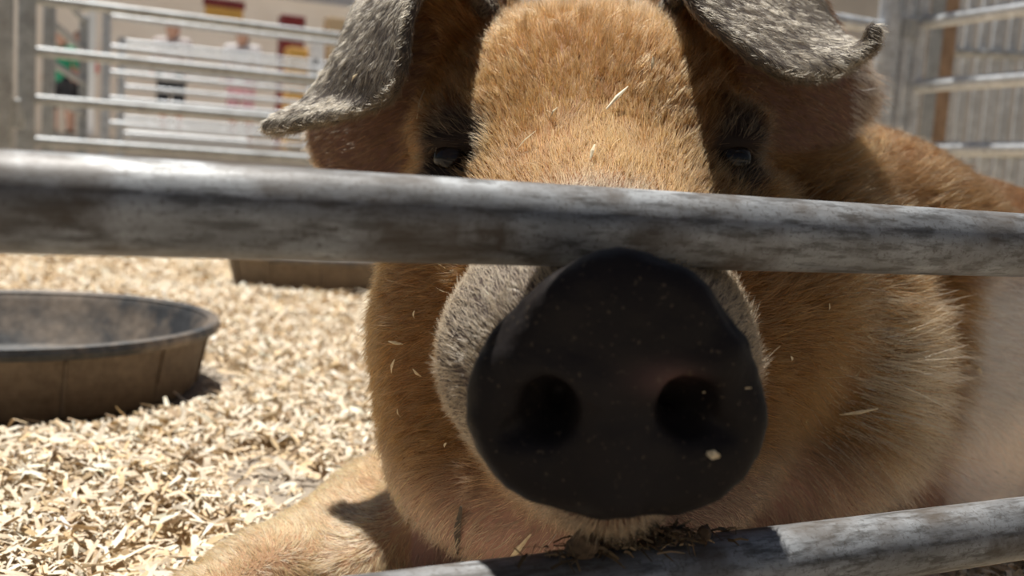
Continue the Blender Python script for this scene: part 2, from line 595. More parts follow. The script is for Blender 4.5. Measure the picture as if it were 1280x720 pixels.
def surface_nets():
    S = SD < 0
    nx, ny, nz = SD.shape
    c = S[:-1, :-1, :-1].astype(np.uint8)
    tot = np.zeros((nx - 1, ny - 1, nz - 1), np.uint8)
    for a in (0, 1):
        for b in (0, 1):
            for d in (0, 1):
                tot += S[a:nx - 1 + a, b:ny - 1 + b, d:nz - 1 + d]
    act = (tot > 0) & (tot < 8)
    ids = np.full(act.shape, -1, np.int64)
    I, J, K = np.nonzero(act)
    ids[I, J, K] = np.arange(len(I))
    acc = np.zeros((len(I), 3)); cnt = np.zeros(len(I))
    G = (GX, GY, GZ)
    base = np.stack([I, J, K], 1)
    for axis in range(3):
        o1, o2 = [x for x in range(3) if x != axis]
        for b in (0, 1):
            for d in (0, 1):
                p = base.copy(); p[:, o1] += b; p[:, o2] += d
                q = p.copy(); q[:, axis] += 1
                va = SD[p[:, 0], p[:, 1], p[:, 2]]; vb = SD[q[:, 0], q[:, 1], q[:, 2]]
                m = (va < 0) != (vb < 0)
                t = np.where(m, va / np.where(m, va - vb, 1), 0)
                pa = np.stack([G[i][p[:, i]] for i in range(3)], 1); pb = np.stack([G[i][q[:, i]] for i in range(3)], 1)
                acc += np.where(m[:, None], pa + (pb - pa) * t[:, None], 0); cnt += m
    Vt = acc / cnt[:, None]
    Q = []
    for axis in range(3):
        o1, o2 = (axis + 1) % 3, (axis + 2) % 3
        sl0 = [slice(1, -1)] * 3; sl0[axis] = slice(0, -1)
        sl1 = [slice(1, -1)] * 3; sl1[axis] = slice(1, None)
        A = S[tuple(sl0)]; B = S[tuple(sl1)]
        for flip, mm in ((0, A & ~B), (1, ~A & B)):
            p = np.stack(np.nonzero(mm), 1)
            p[:, o1] += 1; p[:, o2] += 1
            def cell(u, v):
                r = p.copy(); r[:, o1] -= u; r[:, o2] -= v
                return ids[r[:, 0], r[:, 1], r[:, 2]]
            q = np.stack([cell(1, 1), cell(0, 1), cell(0, 0), cell(1, 0)], 1)
            Q.append(q[:, ::-1] if flip else q)
    return Vt, np.concatenate(Q)


PV, PQ = surface_nets()
# keep the largest connected surface
lab = np.arange(len(PV))
for _ in range(400):
    m = lab[PQ].min(1)
    new = lab.copy(); np.minimum.at(new, PQ.ravel(), np.repeat(m, 4)); new = new[new]
    if (new == lab).all(): break
    lab = new
big = np.bincount(lab).argmax()
keep = lab == big
remap = np.cumsum(keep) - 1
PQ = remap[PQ[keep[PQ[:, 0]]]]; PV = PV[keep]


def smooth_pass(V, Q, lam, n):
    e = np.concatenate([Q[:, [0, 1]], Q[:, [1, 2]], Q[:, [2, 3]], Q[:, [3, 0]]])
    for _ in range(n):
        for l in (lam, -lam * 1.03):
            s = np.zeros_like(V); c = np.zeros(len(V))
            for a, b in ((0, 1), (1, 0)):
                for ax in range(3): s[:, ax] += np.bincount(e[:, a], V[e[:, b], ax], len(V))
                c += np.bincount(e[:, a], minlength=len(V))
            V = V + l * (s / c[:, None] - V)
    return V


PV = smooth_pass(PV, PQ, 0.6, 4)


def vnormals(V, Q):
    n = np.cross(V[Q[:, 2]] - V[Q[:, 0]], V[Q[:, 3]] - V[Q[:, 1]])
    N = np.zeros_like(V)
    for k in range(4):
        for ax in range(3): N[:, ax] += np.bincount(Q[:, k], n[:, ax], len(V))
    return N / (np.linalg.norm(N, axis=1)[:, None] + 1e-12)


PN_ = vnormals(PV, PQ)
# fine leathery wrinkling of the snout disc
_nd = np.stack([(PV - NC) @ NAX[i] for i in range(3)], 1)
_nm = ((np.abs(_nd[:, 0]) < 0.075) & (np.abs(_nd[:, 1]) < 0.08) & (_nd[:, 2] < 0.03) & (_nd[:, 2] > -0.02)).astype(float)
PV = PV + PN_ * (_nm * (0.0022 * (vnoise(PV, 70.0) - 0.5) + 0.0012 * (vnoise(PV + 9, 190.0) - 0.5)))[:, None]
PN_ = vnormals(PV, PQ)
def to_cam(P):
    d = P - CAM
    return np.stack([d @ CR, d @ CU, d @ CF], 1)


def sstep(a, b, x):
    t = np.clip((x - a) / (b - a), 0, 1)
    return t * t * (3 - 2 * t)


def near_dist(P, S, r=0.02):
    """distance from P to the sample set S, capped, by voxel hashing"""
    out = np.full(len(P), 1.0)
    lo = S.min(0) - r; hi = S.max(0) + r
    cand = np.nonzero(((P > lo) & (P < hi)).all(1))[0]
    for i in range(0, len(cand), 4000):
        c = cand[i:i + 4000]
        d = ((P[c][:, None, :] - S[None]) ** 2).sum(2).min(1)
        out[c] = np.sqrt(d)
    return out


def coat(P, N):
    """coat: skin colour, hair colour, hair length (m), density weight by place on the animal"""
    C = to_cam(P)
    n1 = vnoise(P, 40.0); n2 = vnoise(P + 3.1, 14.0); n3 = vnoise(P + 7.7, 120.0)
    flap = np.minimum(near_dist(P, EARS[0][::2]), near_dist(P, EARS[1][::2]))
    lobe = np.minimum(near_dist(P, EARS[2][::2]), near_dist(P, EARS[3][::2]))
    L = lambda a, b, t: a + (b - a) * t[:, None]
    one = np.ones((len(P), 3))
    ginger = L(one * (0.165, 0.058, 0.012), one * (0.31, 0.140, 0.034), n1)
    hair = L(ginger, one * (0.30, 0.105, 0.025), sstep(0.10, 0.19, C[:, 1]) * 0.75)
    skin = one * (0.27, 0.125, 0.050)
    length = 0.015 + 0.008 * n2
    dens = np.ones(len(P))
    nd = np.stack([(P - NC) @ NAX[i] for i in range(3)], 1)
    # face: paler grey muzzle
    dm = np.sqrt(((C - np.array([0.042, -0.02, 0.46])) ** 2 * np.array([1, 1.2, 1])).sum(1))
    mz = 1 - sstep(0.075, 0.122, dm + 0.014 * (n2 - 0.5))
    hair = L(hair, L(one * (0.16, 0.115, 0.072), one * (0.32, 0.25, 0.17), n1), mz)
    skin = L(skin, one * (0.10, 0.075, 0.065), mz)
    length = length * (1 - 0.55 * mz); dens = dens * (1 + 0.5 * mz)
    # dark rings round the eyes
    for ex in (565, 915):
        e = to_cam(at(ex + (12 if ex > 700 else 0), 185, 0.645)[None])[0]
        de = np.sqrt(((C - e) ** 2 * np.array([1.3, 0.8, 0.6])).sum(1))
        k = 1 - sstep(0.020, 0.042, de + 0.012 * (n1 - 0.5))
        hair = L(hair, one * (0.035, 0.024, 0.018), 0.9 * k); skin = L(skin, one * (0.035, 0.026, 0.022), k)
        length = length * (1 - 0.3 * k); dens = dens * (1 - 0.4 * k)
    # throat and legs: pinkish skin, thinner pale hair
    leg = (P[:, 0] < 0.0) * (P[:, 2] < 0.10) * (C[:, 0] < -0.07 - 0.0) * (P[:, 1] < 0.80)
    low = sstep(-0.085, -0.15, C[:, 1] + 0.02 * (n2 - .5)) * (C[:, 2] < 0.95)
    skin = L(skin, one * (0.46, 0.27, 0.215), low); hair = L(hair, one * (0.66, 0.50, 0.36), low * 0.75)
    dens = dens * (1 - 0.72 * low * (1 - leg)); length = length * (1 - 0.2 * low)
    skin = L(skin, one * (0.42, 0.25, 0.13), leg * 0.8); hair = L(hair, L(one * (0.50, 0.32, 0.14), one * (0.74, 0.58, 0.33), n1), leg * 1.0)
    dens = dens * (1 + 0.6 * leg); length = length * (1 - 0.3 * leg)
    # long pale whiskery hair on the right jowl
    jw = np.exp(-(((C[:, 0] - 0.255) / 0.045) ** 2 + ((C[:, 1] + 0.07) / 0.09) ** 2)) * (C[:, 2] < 0.9)
    ck = sstep(0.12, 0.18, C[:, 0]) * (C[:, 1] < 0.10) * (C[:, 2] < 0.9)
    length = length * (1 + 0.55 * ck) * (1 + 1.2 * jw)
    # body further back: deeper red brown; white shoulder and belly patch
    s = P @ D2
    back = sstep(0.88, 1.0, s)
    hair = L(hair, L(one * (0.15, 0.055, 0.014), one * (0.26, 0.105, 0.028), n1), back * 0.95); skin = L(skin, one * (0.17, 0.07, 0.024), back); length = length * (1 - 0.2 * back)
    pt = sstep(0.362, 0.374, P[:, 0] / np.maximum(P[:, 1], .1) * 0.80 + 0.012 * (n2 - .5)) * sstep(0.27, 0.22, P[:, 2]) * (P[:, 1] < 1.6)
    skin = L(skin, one * (0.88, 0.75, 0.67), pt); hair = L(hair, one * (0.92, 0.87, 0.80), pt)
    length = length * (1 - 0.35 * pt)
    # ears
    fl = 1 - sstep(0.008, 0.014, flap); lb = (1 - sstep(0.009, 0.016, lobe)) * (1 - fl)
    skin = L(skin, one * (0.075, 0.062, 0.055), fl); hair = L(hair, L(one * (0.07, 0.053, 0.037), one * (0.20, 0.155, 0.105), n1), fl)
    skin = L(skin, one * (0.20, 0.11, 0.085), lb); hair = L(hair, one * (0.20, 0.10, 0.050), lb)
    length = np.where(fl > .5, 0.0065, length); length = np.where(lb > .5, 0.011, length)
    dens = dens * (1 + 0.9 * fl - 0.2 * lb)
    # bare snout disc
    no = (np.abs(nd[:, 0]) < 0.08) * sstep(0.040, 0.034, nd[:, 2]) * (np.abs(nd[:, 1]) < 0.09) * (C[:, 2] < 0.452)
    chin = (nd[:, 1] < -0.053)
    no = no * (1 - chin * sstep(0.022, 0.03, nd[:, 2]))
    skin = L(skin, L(one * (0.009, 0.0072, 0.0072), one * (0.018, 0.015, 0.0155), n1), no)
    pink = np.exp(-(((nd[:, 0] - 0.017) / 0.012) ** 2 + ((nd[:, 1] - 0.008) / 0.006) ** 2)) * 0.6
    skin = L(skin, one * (0.16, 0.085, 0.075), no * pink)
    dens = dens * (1 - no)
    length = length * np.where(no > 0.5, 0, 1)
    return skin, np.clip(hair, 0, 1), length, dens, fl, lb, no


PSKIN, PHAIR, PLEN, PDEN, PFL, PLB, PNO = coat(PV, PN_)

t = NT('pig_skin')
at_ = t.n('ShaderNodeAttribute', attribute_name='skin')
an = t.n('ShaderNodeAttribute', attribute_name='nose')
v = t.coord()
nz = t.noise(v, 260, 5, 0.7); nz2 = t.noise(v, 45, 4, 0.6)
c = t.mix(t.ramp(nz2, [(0.3, (0, 0, 0)), (0.7, (0.14, 0.14, 0.14))]), at_.outputs['Color'], (0.05, 0.035, 0.025), 'MIX')
speck = t.ramp(t.noise(v, 420, 3, 0.6), [(0.64, (0, 0, 0)), (0.70, (1, 1, 1))])
sp = t.n('ShaderNodeMath', operation='MULTIPLY'); t.l(speck, sp.inputs[0]); t.l(an.outputs['Fac'], sp.inputs[1])
sp2 = t.n('ShaderNodeMath', operation='MULTIPLY'); t.l(sp.outputs[0], sp2.inputs[0]); sp2.inputs[1].default_value = 0.5
c = t.mix(sp2.outputs[0], c, (0.16, 0.12, 0.08))
t.l(c, t.b.inputs['Base Color'])
t.b.inputs['Roughness'].default_value = 0.55
sl = t.n('ShaderNodeMath', operation='MULTIPLY_ADD'); t.l(an.outputs['Fac'], sl.inputs[0]); sl.inputs[1].default_value = 0.11; sl.inputs[2].default_value = 0.04
t.l(sl.outputs[0], t.b.inputs['Specular IOR Level'])
vor = t.n('ShaderNodeTexVoronoi'); vor.inputs['Scale'].default_value = 330; t.l(v, vor.inputs['Vector'])
hm = t.mix(0.5, vor.outputs['Distance'], nz)
t.bump(hm, 0.35, 0.0009)
M['pig_skin'] = t.m

t = NT('pig_hair')
ha = t.n('ShaderNodeAttribute', attribute_name='tint')
t.t.nodes.remove(t.b)
hb = t.n('ShaderNodeBsdfHairPrincipled', parametrization='COLOR')
hi = t.n('ShaderNodeHairInfo')
tipc = t.mix(0.20, ha.outputs['Color'], (0.80, 0.55, 0.26))
hcol = t.mix(t.ramp(hi.outputs['Intercept'], [(0.35, (0, 0, 0)), (0.95, (1, 1, 1))]), ha.outputs['Color'], tipc)
t.l(hcol, hb.inputs['Color'])
hb.inputs['IOR'].default_value = 1.40; hb.inputs['Roughness'].default_value = 0.34; hb.inputs['Radial Roughness'].default_value = 0.55
df = t.n('ShaderNodeBsdfDiffuse'); t.l(hcol, df.inputs['Color'])
mx = t.n('ShaderNodeMixShader'); mx.inputs[0].default_value = 0.35
t.l(hb.outputs[0], mx.inputs[1]); t.l(df.outputs[0], mx.inputs[2])
t.l(mx.outputs[0], t.out.inputs['Surface'])
M['pig_hair'] = t.m

PORG = np.array([0.35, 1.05, 0.0])
pig = empty('pig', PORG, 'ginger pig with grey ears and black snout lying against the fence', 'pig')
bme = mesh('body', PV, PQ)
ca = bme.color_attributes.new('skin', 'FLOAT_COLOR', 'POINT')
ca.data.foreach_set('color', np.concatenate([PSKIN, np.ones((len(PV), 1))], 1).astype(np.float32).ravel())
na = bme.attributes.new('nose', 'FLOAT', 'POINT'); na.data.foreach_set('value', PNO.astype(np.float32))
body = link('body', bme, M['pig_skin']); place(body, pig, PORG)


# ---- bristles: real strands rooted in the skin
def strands(n_total):
    T = np.concatenate([PQ[:, [0, 1, 2]], PQ[:, [0, 2, 3]]])
    A = np.linalg.norm(np.cross(PV[T[:, 1]] - PV[T[:, 0]], PV[T[:, 2]] - PV[T[:, 0]]), axis=1)
    cen = PV[T].mean(1)
    fade = np.maximum(0.34, 1.0 / (1 + np.maximum(0, cen[:, 1] - 0.80) * 6) ** 1.3)
    wt = A * PDEN[T].mean(1) * fade * (cen[:, 2] > 0.015)
    cdf = np.cumsum(wt); cdf /= cdf[-1]
    ti = np.searchsorted(cdf, rng.random(n_total))
    r1 = np.sqrt(rng.random(n_total)); r2 = rng.random(n_total)
    b = np.stack([1 - r1, r1 * (1 - r2), r1 * r2], 1)
    tv = T[ti]
    ip = lambda A_: (A_[tv] * b[..., None]).sum(1) if A_.ndim == 2 else (A_[tv] * b).sum(1)
    P = ip(PV); N = ip(PN_); N /= np.linalg.norm(N, axis=1)[:, None]
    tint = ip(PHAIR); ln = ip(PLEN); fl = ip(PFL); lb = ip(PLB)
    Ce = to_cam(P)
    for ex in (552, 925):
        e = to_cam(at(ex, 165, 0.65)[None])[0]
        w_ = (np.linalg.norm(Ce - e, axis=1) < 0.028) & (rng.random(len(P)) < 0.02)
        ln = np.where(w_, ln * 2.4, ln)
    ln = np.where((lb > .4) & (Ce[:, 0] > 0.255), 0.019, ln)
    for ex in (565, 915):
        ln = np.where(np.linalg.norm(Ce - to_cam(at(ex, 200, 0.643)[None])[0], axis=1) < 0.013, 0, ln)
    ok = ln > 0.003
    P, N, tint, ln, fl, lb = P[ok], N[ok], tint[ok], ln[ok], fl[ok], lb[ok]
    n = len(P)
    C = to_cam(P)
    # lie of the coat: away from the snout on the head, along the body behind, drooping on the flanks
    src = cw(0.044, -0.085, 0.42)
    g = P - src; g /= np.linalg.norm(g, axis=1)[:, None]
    side = np.clip((np.abs(C[:, 0] - 0.048) - 0.05) / 0.08, 0, 1)
    g = g + np.outer(side * np.where(C[:, 0] < 0.05, 1.0, 0.25), [0, 0, -0.8]) * (C[:, 1] < 0.12)[:, None]
    bk = sstep(0.85, 1.05, P @ D2)
    g = g * (1 - bk)[:, None] + bk[:, None] * (D2 + np.array([0, 0, -0.45]))
    for s, (base, tip) in ((0, (at(560, -30, .70), at(340, 158, .66))), (1, (at(880, -30, .70), at(1090, 60, .67)))):
        m = (fl > .3) & ((C[:, 0] < 0.05) if s == 0 else (C[:, 0] >= 0.05))
        g[m] = nrm(tip - base) + np.array([0, -0.3, -0.1])
    m = lb > .3
    g[m] = np.where(C[m, :1] < 0.05, -1, 1) * CR + np.array([0, -0.1, -0.35])
    swirl = np.stack([vnoise(P + k * 5.3, 30.0) - 0.5 for k in range(3)], 1)
    g = g + 0.5 * swirl + rng.normal(0, 0.17, (n, 3))
    tg = g - (g * N).sum(1)[:, None] * N
    tg /= np.linalg.norm(tg, axis=1)[:, None] + 1e-9
    lift = 0.17 + 0.26 * rng.random(n) ** 1.6 + 0.28 * sstep(0.12, 0.20, C[:, 1]) * (fl < .3)
    ln = ln * (0.55 + 0.8 * rng.random(n))
    d0 = tg * np.cos(lift)[:, None] + N * np.sin(lift)[:, None]
    bend = rng.normal(0, 0.12, (n, 3)) + np.array([0, 0, -0.12])
    # bristles gather in small tufts
    key = np.floor(P / 0.0055).astype(np.int64); key = key[:, 0] * 73856093 ^ key[:, 1] * 19349663 ^ key[:, 2] * 83492791
    _, inv = np.unique(key, return_inverse=True); inv = inv.ravel()
    tip = P + d0 * ln[:, None]; cnt = np.bincount(inv)
    mt = np.stack([np.bincount(inv, tip[:, a]) / cnt for a in range(3)], 1)[inv]
    tuft = rng.normal(0, 0.11, (cnt.size, 3))[inv]
    pull = (mt - tip) / ln[:, None] * (0.55 * (fl < .3) * sstep(0.085, 0.13, np.linalg.norm(C - np.array([0.042, -0.02, 0.46]), axis=1)))[:, None] + tuft
    K = 5
    pts = np.zeros((n, K, 3), np.float32)
    for k in range(K):
        f = k / (K - 1)
        pts[:, k] = P - N * 0.0006 + (d0 * f + ((bend - 0.10 * N) * 0.6 + pull) * f * f) * ln[:, None]
    rad = np.zeros((n, K), np.float32)
    r0 = (0.00013 + 0.00007 * rng.random(n)) * np.where(fl > .3, 0.85, 1)
    for k in range(K): rad[:, k] = r0 * (1 - 0.85 * (k / (K - 1)) ** 1.4)
    jw0 = np.exp(-(((C[:, 0] - 0.262) / 0.036) ** 2 + ((C[:, 1] + 0.065) / 0.085) ** 2)) * (C[:, 2] < 0.9)
    rad = (rad * (1 + 0.5 * jw0)[:, None]).astype(np.float32)
    br = np.exp(rng.normal(0, 0.38, n))[:, None]
    tint = np.clip(tint * br, 0.01, 0.95)
    jw = np.exp(-(((C[:, 0] - 0.262) / 0.036) ** 2 + ((C[:, 1] + 0.065) / 0.085) ** 2)) * (C[:, 2] < 0.9)
    wh = rng.random(n) < 0.75 * jw
    tint[wh] = np.array([0.90, 0.78, 0.58]) * np.exp(rng.normal(0, 0.12, wh.sum()))[:, None]
    pale = rng.random(n) < 0.09
    tint[pale] = np.clip(tint[pale] * 1.5 + np.array([0.10, 0.075, 0.04]), 0, 0.95)
    wisp = (lb > .4) & (C[:, 0] > 0.255) & (rng.random(n) < 0.7)
    tint[wisp] = (0.70, 0.62, 0.52)
    return pts, rad, tint


HN = 640000
hp, hr, ht = strands(HN)
hc = bpy.data.hair_curves.new('bristles')
n, K = hp.shape[:2]
hc.add_curves([K] * n)
hc.attributes['position'].data.foreach_set('vector', hp.ravel())
ra = hc.attributes.get('radius') or hc.attributes.new('radius', 'FLOAT', 'POINT')
ra.data.foreach_set('value', hr.ravel())
tt = hc.attributes.new('tint', 'FLOAT_COLOR', 'CURVE')
tt.data.foreach_set('color', np.concatenate([ht, np.ones((n, 1))], 1).astype(np.float32).ravel())
hair = link('bristles', hc, M['pig_hair']); place(hair, pig, PORG)
hair['kind'] = 'stuff'

# ---- eyes
t = NT('pig_eye')
t.b.inputs['Base Color'].default_value = (0.012, 0.008, 0.006, 1)
nz = t.noise(t.coord(), 60)
t.l(t.ramp(nz, [(0.4, (0.008, 0.006, 0.005)), (0.7, (0.03, 0.018, 0.010))]), t.b.inputs['Base Color'])
t.b.inputs['Roughness'].default_value = 0.10
t.b.inputs['Specular IOR Level'].default_value = 0.35
M['eye'] = t.m
for ex in (565, 915):
    c = at(ex, 199, 0.651)
    mb = MB()
    prof = [(0.0125 * math.sin(a), -0.0125 * math.cos(a)) for a in np.linspace(0.02, math.pi - 0.02, 18)]
    mb.lathe(prof, c, 28)
    mb.build('eye', M['eye'], pig, PORG)
# ---- cloven hooves of the two fore legs
t = plain('hoof_horn', (0.045, 0.036, 0.030), 0.45, 0.3, 60)
for base, dv in (((-0.203, 0.595, 0.002), (-0.5, -0.86, 0)), ((0.512, 0.97, 0.012), (0.74, 0.67, 0))):
    base = np.array(base); dv = nrm(dv); sv = np.array([-dv[1], dv[0], 0])
    for s in (-1, 1):
        mb = MB()
        c0 = base + sv * s * 0.0135
        mb.tube([c0 - dv * 0.012, c0 + dv * 0.012, c0 + dv * 0.034 - sv * s * 0.003, c0 + dv * 0.050 - sv * s * 0.007], [0.0165, 0.017, 0.013, 0.004], 14)
        V = np.array(mb.V); V[:, 2] = np.maximum(V[:, 2], -0.012); mb.V = [tuple(q) for q in V]
        mb.build('hoof', t, pig, PORG)
# ------------------------------------------------------------------ ground
G0 = -0.02                                   # floor level
t = NT('packed_dusty_floor')
v = t.coord()
n1 = t.noise(v, 6, 6, 0.6); n2 = t.noise(v, 90, 4, 0.6)
t.l(t.mix(0.35, t.ramp(n1, [(0.3, (0.24, 0.19, 0.14)), (0.7, (0.38, 0.32, 0.25))]), t.ramp(n2, [(0.3, (0.14, 0.12, 0.10)), (0.7, (0.42, 0.37, 0.30))])), t.b.inputs['Base Color'])
t.b.inputs['Roughness'].default_value = 0.9
t.bump(n2, 0.5, 0.003)
mb = MB(); mb.box((0, 6, G0 - 0.05), np.eye(3), (16, 16, 0.05))
fl_ = mb.build('floor', t.m, smooth=False); fl_['kind'] = 'structure'; fl_['label'] = 'dusty grey brown floor of the show barn'

PAN_A = at(18, 405, 1.335); PAN_B = at(406, 345, 2.66)


def bed_height(P):
    """depth of the bedding over the floor"""
    P3 = np.stack([P[:, 0], P[:, 1], np.zeros(len(P))], 1)
    h = 0.002 + 0.012 * vnoise(P3 + 20, 5.0) + 0.008 * vnoise(P3 + 40, 16.0)
    pa = np.hypot(P[:, 0] - PAN_A[0], P[:, 1] - PAN_A[1]); h = h * (0.35 + 0.65 * sstep(0.24, 0.42, pa))
    for px, py, r, a in ((318, 594, 0.062, 1.0), (372, 630, 0.055, 1.0), (180, 715, 0.05, 0.8)):
        d = at(px, py, 1.0) - CAM; c = CAM + d * ((G0 - CAM[2]) / d[2])
        q = np.sqrt(((P[:, 0] - c[0]) / 1.0) ** 2 + ((P[:, 1] - c[1]) / 1.7) ** 2)
        h = h * (1 - a * np.exp(-(q / r) ** 4))
    for px, py, r, a in ((60, 610, 0.05, 0.016), (150, 615, 0.06, 0.010), (385, 352, .25, .02)):
        d = at(px, py, 1.0) - CAM; c = CAM + d * ((G0 - CAM[2]) / d[2])
        q = np.hypot(P[:, 0] - c[0], P[:, 1] - c[1]); h = h + a * np.exp(-(q / r) ** 2)
    h = h + 0.002
    for c in (PAN_A, PAN_B):                 # nothing heaped up under the pans
        h = np.where(np.hypot(P[:, 0] - c[0], P[:, 1] - c[1]) < 0.30, np.minimum(h, 0.0), h)
    return h + G0


def in_pig(P):
    """signed distance to the pig's body at points P"""
    ix = [np.clip(np.searchsorted(G, P[:, i]), 0, len(G) - 1) for i, G in enumerate((GX, GY, GZ))]
    ok = (P[:, 0] > GX[0]) & (P[:, 0] < GX[-1]) & (P[:, 1] > GY[0]) & (P[:, 1] < GY[-1])
    return np.where(ok, SD[ix[0], ix[1], ix[2]], 1.0)


FOOT = []                                    # footprints of posts, kept clear of bedding


def shavings(n):
    # bed surface
    gx = np.linspace(-2.6, 2.2, 120); gy = np.concatenate([np.linspace(0.35, 2.0, 90), np.linspace(2.05, 4.9, 50)])
    XX, YY = np.meshgrid(gx, gy, indexing='ij')
    P = np.stack([XX.ravel(), YY.ravel()], 1); h = bed_height(P) - 0.004
    V0 = np.concatenate([P, h[:, None]], 1); ny = len(gy)
    pressed = in_pig(np.concatenate([P, np.full((len(P), 1), G0 + 0.02)], 1)) < 0.0
    V0[pressed, 2] = G0 - 0.002              # bedding pressed flat under the animal
    i = (np.arange(119)[:, None] * ny + np.arange(ny - 1)[None]).ravel()
    Q0 = np.stack([i, i + ny, i + ny + 1, i + 1], 1)
    qc = V0[Q0].mean(1); Q0 = Q0[(np.abs(qc[:, 0]) < 0.38 + 0.85 * qc[:, 1]) & (qc[:, 1] > 0.44) & (qc[:, 1] < 4.6) & (np.abs(qc[:, 0]) < 2.0)]
    T0 = np.tile((0.60, 0.47, 0.31), (len(V0), 1))
    # chips: short curled ribbons, denser near by
    m = int(n * 8)
    X = rng.uniform(-2.4, 2.1, m); Y = 0.4 + 4.3 * rng.random(m) ** 1.4
    wgt = 1 / (0.35 + (X + 0.3) ** 2 * 0.6 + (Y - 0.6) ** 2 * 0.7)
    wgt *= (np.abs(X) < 0.45 + 0.85 * Y)
    hb = bed_height(np.stack([X, Y], 1))
    wgt *= np.where(hb < G0 + 0.005, 0.12, 1)
    for c, r in ((PAN_A, 0.256), (PAN_B, 0.256)):
        wgt *= (np.hypot(X - c[0], Y - c[1]) > r)
    pick = rng.random(m) < wgt / wgt.max() * 1.6
    X, Y, hb = X[pick][:n], Y[pick][:n], hb[pick][:n]
    k = len(X)
    Ln = (0.010 + 0.026 * rng.random(k) ** 1.6) * (0.85 + 0.28 * np.maximum(0, Y - 0.8)); Wd_ = Ln * rng.uniform(0.09, 0.24, k)
    yaw = rng.uniform(0, 2 * math.pi, k); pit = rng.normal(0, 0.30, k); rol = rng.normal(0, 0.5, k)
    d = np.stack([np.cos(yaw) * np.cos(pit), np.sin(yaw) * np.cos(pit), np.sin(pit)], 1)
    s = np.stack([-np.sin(yaw) * np.cos(rol), np.cos(yaw) * np.cos(rol), np.sin(rol)], 1)
    u = np.cross(d, s)
    c = np.stack([X, Y, np.maximum(hb, G0) + 0.004 + 0.009 * rng.random(k) + np.abs(np.sin(pit)) * Ln * 0.4], 1)
    curl = rng.uniform(-0.05, 0.30, k) * Ln; tap = rng.uniform(0.3, 1.0, (k, 2))
    rows = []
    for j, (f, lift) in enumerate(((-0.5, -1), (0.0, 0.5), (0.5, -1))):
        wj = Wd_ * (1 if j == 1 else tap[:, 0 if j == 0 else 1])
        p = c + d * (Ln * f)[:, None] + u * (curl * lift)[:, None]
        rows += [p - s * (wj / 2)[:, None], p + s * (wj / 2)[:, None]]
    V1 = np.stack(rows, 1)
    bad = np.zeros(k, bool)
    for j in range(6): bad |= in_pig(V1[:, j]) < -0.0015
    for fx, fy, fr in FOOT: bad |= (np.hypot(V1[:, :, 0] - fx, V1[:, :, 1] - fy) < fr).any(1)
    for pc in (PAN_A, PAN_B): bad |= (np.hypot(V1[:, :, 0] - pc[0], V1[:, :, 1] - pc[1]) < 0.243).any(1)
    V1 = V1[~bad].reshape(-1, 3); Ln = Ln[~bad]; k = len(Ln)
    V1[:, 2] = np.maximum(V1[:, 2], G0 + 0.001)
    b = np.arange(k) * 6
    Q1 = np.concatenate([np.stack([b, b + 1, b + 3, b + 2], 1), np.stack([b + 2, b + 3, b + 5, b + 4], 1)])
    base = np.array([(0.76, 0.64, 0.48), (0.82, 0.73, 0.58), (0.64, 0.49, 0.31), (0.88, 0.81, 0.68), (0.42, 0.30, 0.19), (0.74, 0.56, 0.33)])
    T1 = base[rng.choice(6, k, p=[.28, .26, .16, .16, .08, .06])] * np.exp(rng.normal(0, 0.10, k))[:, None]
    T1 = np.repeat(np.clip(T1, 0, 0.92), 6, 0)
    V = np.concatenate([V0, V1]); Q = np.concatenate([Q0, Q1 + len(V0)]); T = np.concatenate([T0, T1])
    me = mesh('wood_shavings', V, Q, smooth=False)
    ca = me.color_attributes.new('tint', 'FLOAT_COLOR', 'POINT')
    ca.data.foreach_set('color', np.concatenate([T, np.ones((len(T), 1))], 1).astype(np.float32).ravel())
    return me


t = NT('pine_shaving')
ta = t.n('ShaderNodeAttribute', attribute_name='tint')
nz = t.noise(t.coord((1, 1, 1)), 400, 3, 0.6)
t.l(t.mix(t.ramp(nz, [(0.35, (0.25, 0.25, 0.25)), (0.65, (0, 0, 0))]), ta.outputs['Color'], (0.35, 0.24, 0.13)), t.b.inputs['Base Color'])
t.b.inputs['Roughness'].default_value = 0.7
t.b.inputs['Specular IOR Level'].default_value = 0.25
M['shaving'] = t.m

# ------------------------------------------------------------------ tube panels of the pens
RR = 0.018
ZR = [0.1129, 0.2814, 0.4525, 0.623, 0.793, 0.963]
ZA = np.array([0, 0, 1.0])


def panel(name, label, a, d, length, zs, mat, post_r=0.021, posts=(0.0, 1.0), square=False, rr=RR, group=None, n=20, top=None, seg=1):
    """a straight livestock panel: an empty with every rail and every post a part"""
    a = np.array([a[0], a[1], G0]); d = nrm(d)
    e = empty(name, a, label, 'fence panel', group)
    sv = np.cross(ZA, d)
    for z in zs:
        mb = MB(); st = [a + d * length * f + ZA * (z - G0) for f in np.linspace(0, 1, seg + 1)]
        mb.tube(st, rr, n); mb.build('rail', mat, e, a)
    hi = (top if top else max(zs) + 0.03) - G0
    for f in posts:
        mb = MB(); p = a + d * length * f; FOOT.append((p[0], p[1], post_r * 1.9))
        if square:
            mb.box(p + ZA * (hi / 2 + 0.001), (d, sv, ZA), (post_r, post_r, hi / 2), 0.004)
        else:
            mb.tube([p + ZA * 0.002, p + ZA * hi], post_r, n)
        po = mb.build('post', mat, e, a)
        mb = MB(); mb.box(p + ZA * 0.004, (d, sv, ZA), (post_r * 1.02, post_r * 1.02, 0.004), 0.001)
        fo = mb.build('foot_plate', mat, po)
    return e


